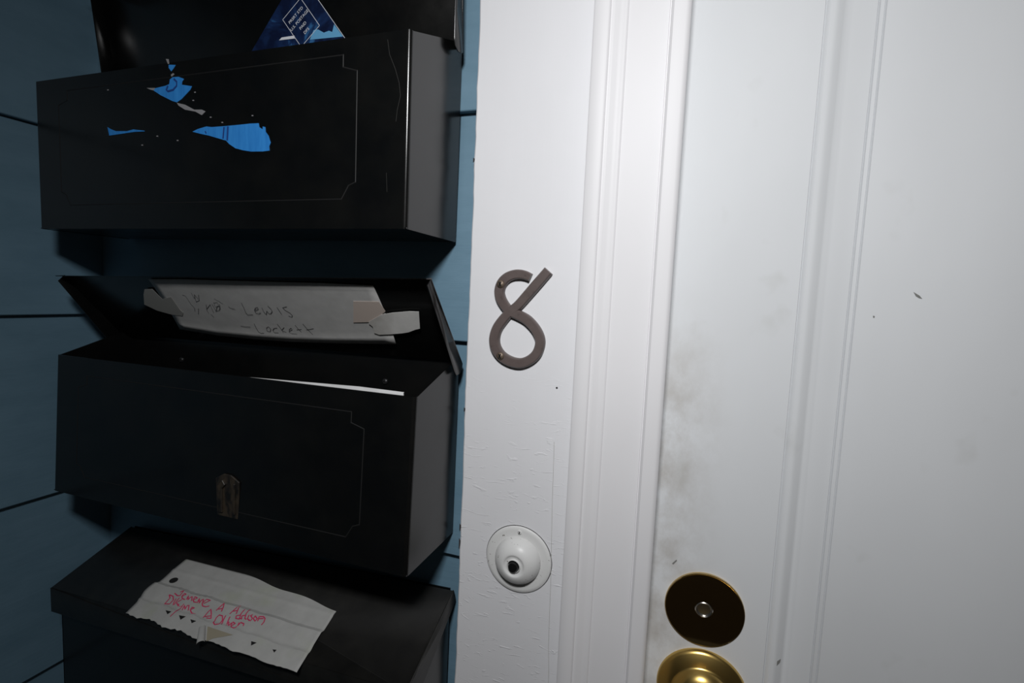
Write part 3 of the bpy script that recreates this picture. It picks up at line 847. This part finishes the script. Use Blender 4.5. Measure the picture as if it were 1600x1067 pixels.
# ------------------------------------------------------------------ house number 8
def zn(x, y): return 720 + x / 4.64, 390 + y / 4.64
NP = [(500, 202), (465, 186), (425, 178), (375, 182), (325, 205), (288, 248), (272, 305), (284, 360), (318, 415), (352, 450), (400, 470), (470, 508), (528, 568), (562, 632), (568, 690), (545, 755), (495, 802), (425, 826), (350, 812), (285, 772), (245, 712), (236, 645), (258, 570), (305, 502), (356, 448), (412, 402), (498, 305), (570, 222), (630, 152)]
WD = [60, 66, 72, 74, 78, 82, 80, 78, 74, 74, 76, 78, 76, 76, 76, 76, 76, 78, 80, 82, 84, 84, 82, 78, 74, 76, 78, 78, 76]
def catmull(P, sub):
    out = []
    for i in range(len(P) - 1):
        p0, p1, p2, p3 = P[max(i - 1, 0)], P[i], P[i + 1], P[min(i + 2, len(P) - 1)]
        for q in range(sub):
            t_ = q / sub
            out.append(tuple(0.5 * (2 * b + (c - a) * t_ + (2 * a - 5 * b + 4 * c - d) * t_ ** 2 + (3 * b - a - 3 * c + d) * t_ ** 3) for a, b, c, d in zip(p0, p1, p2, p3)))
    out.append(tuple(P[-1]))
    return out
YN, TH = -0.0011, 0.0050
hn = thing('house_number', 'dark bronze metal number eight screwed to the white casing', 'house number', on_y(*zn(410, 860), YN))
cl = catmull([(x, y, w_) for (x, y), w_ in zip(NP, WD)], 5)
pts = [on_y(*zn(x, y), YN - TH) for x, y, w_ in cl]
pts = [Vector((p.x, YN, p.z)) for p in pts]
mb = MB()
sec_v = []
for i, p in enumerate(pts):
    d = (pts[min(i + 1, len(pts) - 1)] - pts[max(i - 1, 0)]).normalized()
    c = Vector((0, -1, 0)).cross(d).normalized() * (cl[i][2] / 4.64 * 0.000525 / 2)
    zl = 0.00012 * (i / len(pts))
    for s_, h in ((1.0, -0.0004), (1.0, TH * .62), (0.90, TH * .86), (0.72, TH + zl), (-0.72, TH + zl), (-0.90, TH * .86), (-1.0, TH * .62), (-1.0, -0.0004)):
        sec_v.append(p + c * s_ + Vector((0, -h, 0)))
n = 8
fs_ = [(i * n + q, i * n + (q + 1) % n, (i + 1) * n + (q + 1) % n, (i + 1) * n + q) for i in range(len(pts) - 1) for q in range(n)]
fs_ += [tuple(range(n)), tuple((len(pts) - 1) * n + q for q in range(n))[::-1]]
MB().add(sec_v, fs_).build('numeral', M['bronze'], hn, smooth=40)
for x, y in ((288, 250), (285, 772)):
    p = on_y(*zn(x, y), YN - TH)
    screw_head(hn, p + Vector((0, 0.0008, 0)), 0.0036, M['screw'], 'screw')

# ------------------------------------------------------------------ doorbell
bc = Vector((-0.1257, -0.0011, -0.2326))
bl = thing('doorbell', 'round white painted doorbell with black push button on the casing', 'doorbell', bc)
MB().lathe([(0.0303, -0.0004), (0.0303, 0.0014), (0.0298, 0.0020), (0.0270, 0.0022), (0.0215, 0.0022), (0.0, 0.0022)], bc, seg=64).build('flange', M['bell'], bl, smooth=50)
MB().lathe([(0.0309, -0.0002), (0.0309, 0.0002), (0.0290, 0.0003)], bc, seg=64).build('cracked_paint_rim', M['chip'], bl)
MB().lathe([(0.0212, 0.0018), (0.0210, 0.0035), (0.0202, 0.0062), (0.0186, 0.0090), (0.0160, 0.0117), (0.0128, 0.0137), (0.0105, 0.0145), (0.0095, 0.0145), (0.0088, 0.0140), (0.0080, 0.0134), (0.0062, 0.0134), (0.0060, 0.0146), (0.0056, 0.0150), (0.0052, 0.0146), (0.0052, 0.0090), (0.0, 0.0090)], bc, seg=64).build('dome', M['bell'], bl, smooth=50)
MB().lathe([(0.0045, 0.0088), (0.0045, 0.0162), (0.0039, 0.0171), (0.0, 0.0173)], bc, seg=32).build('push_button', M['button'], bl, smooth=50)
screw_head(bl, bc + Vector((0.0005, -0.0020, 0.0255)), 0.0021, M['bell'], 'screw')
